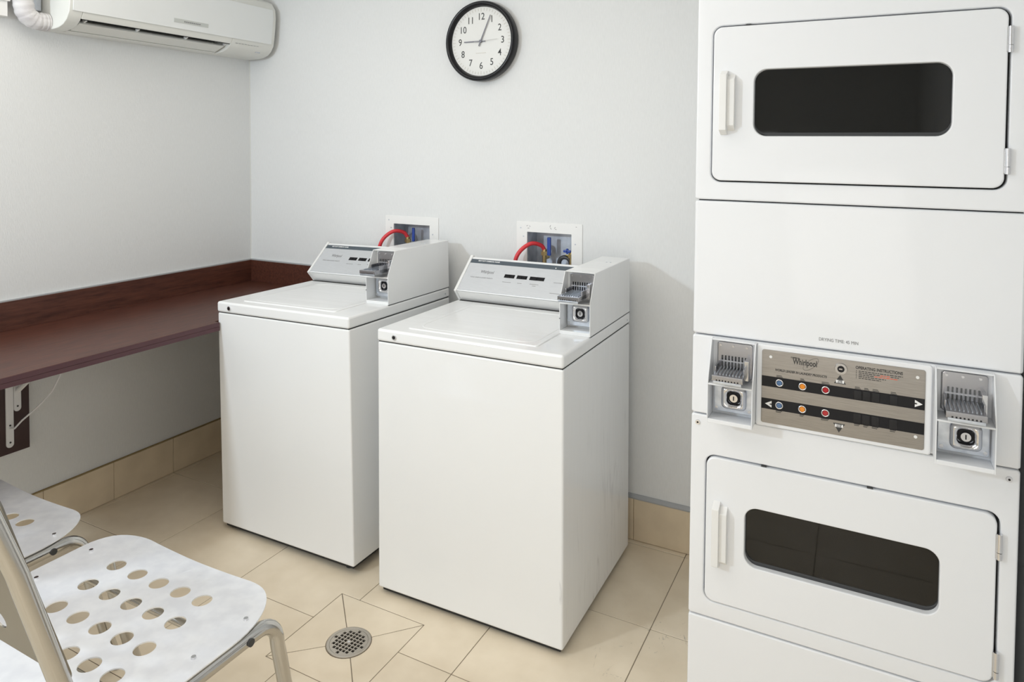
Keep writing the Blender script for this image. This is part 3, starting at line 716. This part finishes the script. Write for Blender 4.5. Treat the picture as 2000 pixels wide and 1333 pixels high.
L = [text('Whirlpool', .0190, T3(.2385, 1.0165), 'ink', bold=.0005, sx=.66),
     text('COMMERCIAL', .0042, T3(.2335, 1.0255), 'ink', bold=.00018, sx=.75),
     text('WORLD LEADER IN LAUNDRY PRODUCTS', .0072, T3(.199, .9905), 'ink', bold=.0003, shear=.15, sx=.82),
     text('OPERATING INSTRUCTIONS', .0092, T3(.3715, 1.0225), 'ink', bold=.0003, sx=.80)]
for o in L: o.parent = cp
m_ = MB(F3); q = Matrix.Rotation(.75, 4, 'Z')
m_.tube([tuple(Vector((.2775, 1.0150, .0003)) + (q @ Vector((.021*math.cos(2*PI*k/40), .0085*math.sin(2*PI*k/40), 0)))) for k in range(40)], .00035, 4, closed=True)
m_.build('logo_ring', 'ink', cp)
random.seed(3)
pk, rk = MB(F3), MB(F3)
for r_, (ln, red) in enumerate(((.088, None), (.080, (.48, .75)), (.078, (.4, 1.)), (.055, None), (.045, None))):
    z = 1.0150-r_*.0040; x = .378; e = x+ln
    pk.box(.3725, z-.0008, .0001, .3742, z+.0009, .0003)
    while x < e:
        w_ = random.uniform(.003, .008); f_ = (x-.378)/ln
        (rk if red and red[0] < f_ < red[1] else pk).box(x, z-.0008, .0001, min(x+w_, e), z+.0009, .0003); x += w_+.0013
for z in (.9605, .9065):
    s = 1 if z > .93 else -1
    for x, w_ in ((.2095, .014), (.2605, .010), (.3102, .017), (.377, .012), (.395, .010), (.4135, .013), (.449, .012)):
        for r_ in (0, 1): pk.box(x-w_/2, z+s*(.0140+.003*r_)-.0008, .0001, x+w_/2-.002*r_, z+s*(.0140+.003*r_)+.0007, .0003)
pk.build('small_print', 'ink', cp); rk.build('small_print', 'redink', cp, label='small red print')
for x, z, s in ((.1868, .9060, -1), (.4960, .9606, 1)):
    MB(F3).prism([(x+s*.009, z), (x-s*.006, z+.008), (x-s*.006, z-.008)], .0005, .0008, 'z').build('arrow', 'whiteink', cp, label='white sideways arrow')
    MB(F3).prism([(x-s*.0065, z-.002), (x-s*.0015, z-.0010), (x-s*.0015, z+.0010), (x-s*.0065, z+.002)], .0008, .0011, 'z').build('arrow_core', 'ink', cp)

# the two coin boxes on the dryer
for U0, U1 in ((.0500, .1560), (.5265, .6345)):
    v0, vk, v1 = .8535, .9490, 1.0480; pb, pt = .062, .020; th = .0026
    side = [(0, v0), (-pb, v0), (-pb, vk), (-pt, v1), (0, v1)]      # (y, z)
    m_ = MB()
    m_.prism(side, U0, U0+th, 'x'); m_.prism(side, U1-th, U1, 'x')
    m_.box(U0+th, -pt, v1-th, U1-th, 0, v1)
    m_.prism([(0, v0), (-pb, v0), (-pb, v0+.010), (0, v0+.006)], U0+th, U1-th, 'x')
    m_.box(U0+th, -pb, vk-.003, U1-th, 0, vk+.001)
    cbx = m_.build('coin_box', 'dryer', D, bevel=.0008, seg=1)
    coin_mech(cbx, U0+.002, v0+.006, U1-U0-.004, vk-v0-.008, vk-v0-.006, v1-v0-.008, pb, pt, FF, tray_out=.070, depth=.060)

# ------------------------------------------------------------------ chairs
def chair():
    t = thing('metal_chair', '', 'chair', (1.388, -1.62, 0), group='perforated metal chairs')
    cx_, cy_ = 1.388, -1.62
    # seat outline, front edge waved
    HW = .328; yf, yb_ = .224, -.255
    out = []
    for k in range(9): a = -k/8*PI/2+PI; out.append(None)
    pts = []
    def corner(cx, cy, rx, ry, a0, a1, n=10):
        for k in range(n+1):
            a = a0+(a1-a0)*k/n; pts.append((cx+rx*math.cos(a), cy+ry*math.sin(a)))
    corner(HW-.16, yf-.19, .16, .19, 0, PI/2, 14)
    for k in range(1, 12):
        f = k/12; x = (HW-.16)+((-HW+.115)-(HW-.16))*f; pts.append((x, yf+.006*(abs(1-2*f)**1.5-1)+.0))
    corner(-HW+.115, yf-.115, .115, .115, PI/2, PI)
    corner(-HW+.05, yb_+.05, .05, .05, PI, 1.5*PI, 6); corner(HW-.05, yb_+.05, .05, .05, 1.5*PI, 2*PI, 6)
    outer = lambda i: pts
    hs = []
    rows = [([1.216, 1.297, 1.376, 1.452, 1.526], -1.516), ([1.233, 1.314, 1.392, 1.468, 1.542], -1.598), ([1.251, 1.331, 1.409, 1.484, 1.557], -1.682), ([1.270, 1.349, 1.427, 1.500, 1.573], -1.762)]
    for xs_, y in rows:
        for k, x in enumerate(xs_): hs.append(circ(x-cx_, y+.004*(k-2)/2-cy_, .0226, 28))
    m_ = MB(); m_.plate(outer, hs, -.003, 0)
    bm = m_.bm
    for k in range(1, 14):
        x = -HW+2*HW*k/14
        bmesh.ops.bisect_plane(bm, geom=bm.verts[:]+bm.edges[:]+bm.faces[:], plane_co=(x, 0, 0), plane_no=(1, 0, 0))
    for k in range(1, 8):
        y = yb_+(yf-yb_)*k/8
        bmesh.ops.bisect_plane(bm, geom=bm.verts[:]+bm.edges[:]+bm.faces[:], plane_co=(0, y, 0), plane_no=(0, 1, 0))
    for v in bm.verts:
        u = v.co.x/HW; q = max(0, (v.co.y-.05)/.155)
        v.co.z += .4605-.010*(1-u*u)*(.35+.65*min(q, 1)) - .012*max(0, (v.co.y-.171)/.055)**2*(.6)
    m_.build('seat', 'alu', t, angle=40)
    for s in (-1, 1):
        x = s*.316; zr = .4385
        P = [(x, .262, 0), (x, .225, .13), (x, .190, .27), (x, .170, .37)]
        # bend into the seat rail
        for k in range(1, 8):
            a = k/8*PI/2; P.append((x, .110+.058*math.cos(a), .382+.0565*math.sin(a)))
        P += [(x, .09, zr), (x, 0, zr), (x, -.12, zr), (x, -.205, zr)]
        for k in range(1, 8):
            a = k/8*1.27; P.append((x-s*.006*k/8, -.205-.058*math.sin(a), zr+.058*(1-math.cos(a))))
        x3 = s*.304
        P += [(x3, -.280, .52), (x3, -.304, .602), (x3, -.368, .825), (x3, -.407, .938), (x3, -.424, .985)]
        P += [(x3*.985, -.432, 1.005), (x3*.955, -.438, 1.022), (x3*.90, -.442, 1.030), (0, -.445, 1.032)]
        MB().tube(P, .0162, 18).build('frame_tube', 'tube', t)
        MB().tube([(x, -.10, zr-.012), (x, -.13, .40), (x, -.17, .30), (x, -.26, 0)], .0162, 16).build('leg', 'tube', t)
        MB().cyl((x+s*.0145, .078, zr+.001), (x+s*.0195, .078, zr+.001), .0085, 16).build('plug', 'rubber', t)
        for y in (.105, -.03, -.17):
            MB().cyl((s*.287, y, .457), (s*.287, y, .4635), .006, 14, .005).build('screw', 'chrome', t)
    MB().tube([(-.316, -.15, .432), (.316, -.15, .432)], .011, 12).build('crossbar', 'tube', t)
    MB().tube([(-.316, .06, .428), (.316, .06, .428)], .009, 12).build('crossbar', 'tube', t)
    # backrest sheet with round holes, leaning like the posts
    lean = Vector((0, -.139, .459)).normalized(); nrm = Vector((0, -lean.z, lean.y))
    B = Matrix(((1, 0, 0, 0), (0, lean.y, -nrm.y, -.272), (0, lean.z, -nrm.z, .56), (0, 0, 0, 1)))
    hb = [circ(-.14+.08*i, .09+.082*j, .0226, 24) for i in range(4) for j in range(4)]
    m_ = MB(B); m_.plate(rr(-.300, .02, .300, .43, .03, 6), hb, .0, .003); m_.build('backrest', 'backmetal', t)
    return t
def dup(o, loc):
    r = o.copy(); C.objects.link(r); r.location = loc
    for ch in list(o.children):
        c = ch.copy(); C.objects.link(c); c.parent = r
        for g in ch.children: d = g.copy(); C.objects.link(d); d.parent = c
    return r
c1 = chair(); c1['label'] = 'perforated metal chair nearest the camera, its backrest seen from behind'
c2 = dup(c1, (1.388-.738, -1.622, 0)); c2['label'] = 'perforated metal chair cut off by the left edge, beyond the nearest chair'
